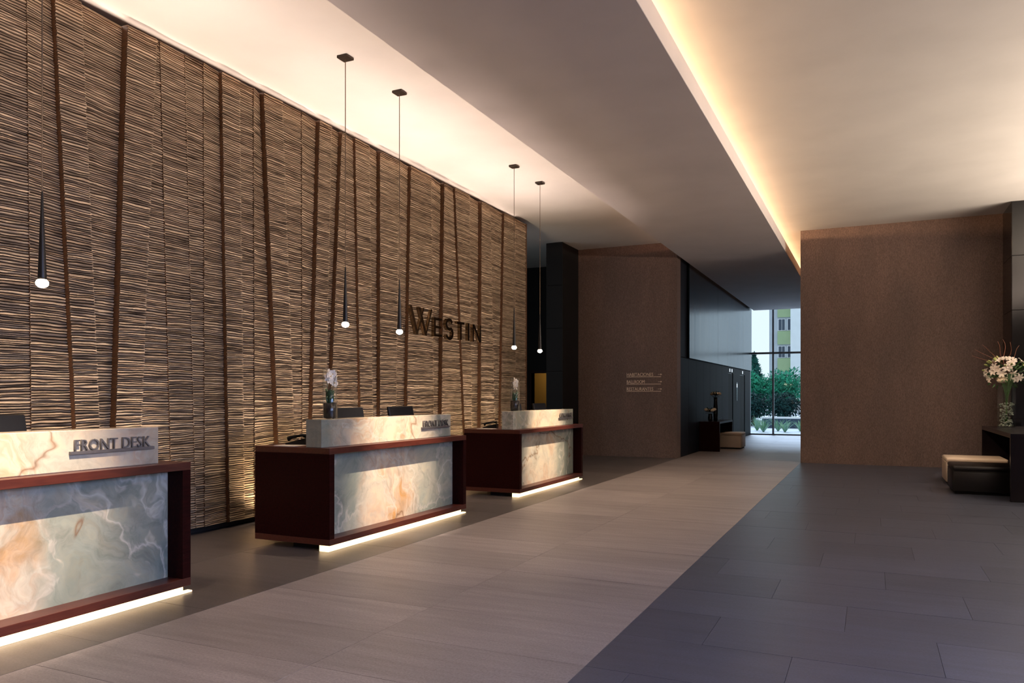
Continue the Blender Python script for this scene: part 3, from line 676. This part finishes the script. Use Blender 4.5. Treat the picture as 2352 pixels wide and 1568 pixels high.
# small dark vases on the corridor console
def posy(x, y, z, h, label, bloom, n, rad):
    o = empty('flower_vase', (x, y, z)); tag(o, label, 'vase')
    MB().lathe([(.04, 0), (.055, .05), (.06, h*.5), (.045, h*.85), (.05, h), (.044, h), (.038, h*.85), (.001, h*.8)], 18, cap=False).build('vase_body', M['black'], o, True)
    g = MB(); rr = random.Random(n)
    for i in range(50):
        a = rr.uniform(0, 6.28); e = rr.uniform(-.3, .9); d = Vector((math.cos(a)*math.cos(e), math.sin(a)*math.cos(e), math.sin(e))); s = d.cross(Vector((0, 0, 1))).normalized()*.02
        c = Vector((0, 0, h+.04)); g.add([c, c+d*rad*.7+s, c+d*rad*1.1, c+d*rad*.7-s], [(0, 1, 2, 3)])
    g.build('leaves', M['fol3'], o)
    for i in range(n):
        a = rr.uniform(0, 6.28); q = rr.uniform(0, rad*.7)
        f = MB().ball((0, 0, 0), .055, 10, 6, (1, 1, .7)).build('bloom', bloom, o, True, loc=(q*math.cos(a), q*math.sin(a), h+.07+rr.uniform(0, .05)))
posy(-3.62, 20.05, .75, .62, 'tall dark vase with pale blooms on the corridor console', M['cream'], 6, .15)
posy(-3.72, 19.85, .75, .20, 'short dark vase with yellowish blooms on the corridor console', M['cream'], 7, .16)
for i, (x, y) in enumerate(((-3.55, 20.55), (-3.66, 20.75))):
    o = MB().lathe([(.035, 0), (.035, .12), (.032, .12), (.032, .01), (.001, .01)], 14, cap=False).build('candle_glass', M['glass'], None, True, loc=(x, y, .75))
    tag(o, 'small clear glass on the corridor console, %s' % ('nearer the vases' if i == 0 else 'farther from the vases'), 'glass')

# ------------------------------------------------------------------ outside
gr = struct(bx('ground', M['ground'], -40, 40, YW+.12, 130, -.3, -.03))
gw = empty('garden_wall', (-4.45, 36, -.03)); tag(gw, 'low dark garden wall with white coping beyond the end window', 'wall')
MB().box(0, 12, 0, .2, 0, .42).build('wall_body', M['lowwall'], gw); MB().box(-.05, 12.05, -.05, .25, .42, .50, .006).build('coping', M['capstone'], gw)
def blade_clump(seed):
    rr = random.Random(seed); mb = MB()
    for i in range(34):
        a = rr.uniform(0, 6.28); L_ = rr.uniform(.4, .75); out = rr.uniform(.25, .8); w = .022; vs = []; fs = []; c0 = Vector((math.cos(a), math.sin(a), 0)); sd = Vector((-math.sin(a), math.cos(a), 0))
        for j in range(5):
            t = j/4; p = c0*(L_*out*t)+Vector((0, 0, L_*(t-.55*out*t*t)))+c0*.02; ww = w*(1-t)**.7+.002
            vs += [p-sd*ww, p-Vector((0, 0, .006)), p+sd*ww]
        for j in range(4):
            for q in (0, 1): fs.append((j*3+q, j*3+q+1, j*3+q+4, j*3+q+3))
        mb.add(vs, fs)
    return mb.mesh('leaves', M['agave'])
cm = [blade_clump(i) for i in range(3)]; rr = random.Random(5)
for i, (x, y) in enumerate(((-5.3, 32.4), (-4.75, 31.9), (-4.3, 33.2), (-3.9, 32.0), (-3.45, 33.0), (-3.1, 32.1), (-2.6, 33.1), (-2.3, 32.2), (-1.9, 33.4), (-5.6, 33.6))):
    o = empty('strap_leaf_plant', (x, y, -.03), rr.uniform(0, 6)); tag(o, 'spiky pale green strap leaf plant bedded outside the end window', 'plant', 'strap leaf plants outside the end window')
    link('leaves', cm[i % 3], o).scale = (1, 1, rr.uniform(.85, 1.15))
def tree(x, y, h, rx, zc, rz, mat, label, n, seed, leaf=.16, name='tree'):
    o = empty(name, (x, y, -.03)); tag(o, label, 'tree'); rr = random.Random(seed)
    MB().tube([(0, 0, 0), (.05, 0, zc*.5), (0, .05, zc)], [.10, .08, .04], 8).build('trunk', M['bark'], o, True)
    mb = MB(); vs = []; fs = []
    for i in range(n):
        d = Vector((rr.gauss(0, 1), rr.gauss(0, 1), rr.gauss(0, 1))).normalized(); q = rr.random()**.35
        if name == 'conifer': f = rr.random(); c = Vector((d.x*rx*(1-f)*q*1.1, d.y*rx*(1-f)*q*1.1, zc-rz+2*rz*f))
        else:
            lump = .78+.35*mnoise.noise(d*2.6+Vector((seed, 0, 0)))
            c = Vector((d.x*rx*q*lump, d.y*rx*q*lump, zc+d.z*rz*q*lump))
        a = Vector((rr.gauss(0, 1), rr.gauss(0, 1), rr.gauss(0, 1))).normalized(); b = a.cross(d).normalized(); L_ = leaf*rr.uniform(.6, 1.3)
        k = len(vs); vs += [c-a*L_, c+b*L_*.35, c+a*L_, c-b*L_*.35]; fs.append((k, k+1, k+2, k+3))
    mb.add(vs, fs); tag(mb.build('foliage', mat, o), kind='stuff')
tree(-7.3, 46, 4.4, 1.6, 2.4, 1.95, M['fol1'], 'dark green conifer rising left of the window mullion', 2600, 1, .16, 'conifer')
tree(-6.2, 46.5, 4.0, 1.5, 2.1, 1.8, M['fol1'], 'shorter dark green conifer just left of the window mullion', 2200, 2, .16, 'conifer')
tree(-5.6, 41, 3, 1.3, 1.75, 1.1, M['fol2'], 'bright green bush behind the garden wall, left of the window mullion', 3000, 3, .10, 'bush')
tree(-4.0, 41, 3, 1.5, 1.85, 1.15, M['fol2'], 'bright green bush behind the garden wall, right of the window mullion', 3400, 4, .10, 'bush')
tree(-2.2, 42, 3, 1.1, 1.5, 1.0, M['fol2'], 'bright green bush next to the brown wall edge outside', 2200, 6, .10, 'bush')
for i, x in enumerate((-6.6, -5.2, -3.8, -2.4)):
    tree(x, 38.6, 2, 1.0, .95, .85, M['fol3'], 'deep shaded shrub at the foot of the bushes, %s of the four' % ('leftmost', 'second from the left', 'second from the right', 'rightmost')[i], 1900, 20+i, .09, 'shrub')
# pale bare branch
br = empty('bare_branch_tree', (-2.0, 37.6, -.03)); tag(br, 'pale leafless branch curving in front of the bushes at the right', 'tree')
MB().tube([(0, 0, 0), (-.05, 0, .8), (-.2, 0, 1.5), (-.55, 0, 1.75), (-.95, 0, 1.95)], [.06, .05, .045, .035, .015], 7).build('trunk', M['capstone'], br, True)
MB().tube([(-.2, 0, 1.5), (-.1, .1, 2.1), (-.25, .1, 2.8)], [.035, .025, .008], 6).build('branch', M['capstone'], br, True)
# apartment block
bd = empty('apartment_building', (-9.3, 85, -.03)); tag(bd, 'pale apartment block with stacked windows and green spandrels beyond the garden', 'building')
MB().box(1.72, 18, -.8, 10, 0, 22).build('wall', M['ext_white'], bd); MB().box(-.5, 1.72, .25, 10, 0, 22).build('wall', M['ext_grey'], bd)
for f in range(7):
    z = 1.1+2.86*f
    MB().box(.35, 1.72, .05, .25, z-1.35+1.4, z+1.4+.05).build('spandrel', M['ext_green'], bd)
    w1 = MB().box(.40, 1.12, .15, .25, z+1.5, z+2.75).build('window', M['capstone'], bd); MB().box(.45, .75, .13, .15, z+1.55, z+2.7).build('pane', M['ext_glass'], w1); MB().box(.79, 1.07, .13, .15, z+1.55, z+2.7).build('pane', M['ext_glass'], w1)
    w2 = MB().box(1.30, 1.70, .15, .25, z+1.5, z+2.75).build('window', M['capstone'], bd); MB().box(1.36, 1.66, .13, .15, z+1.55, z+2.7).build('pane', M['ext_glass'], w2)
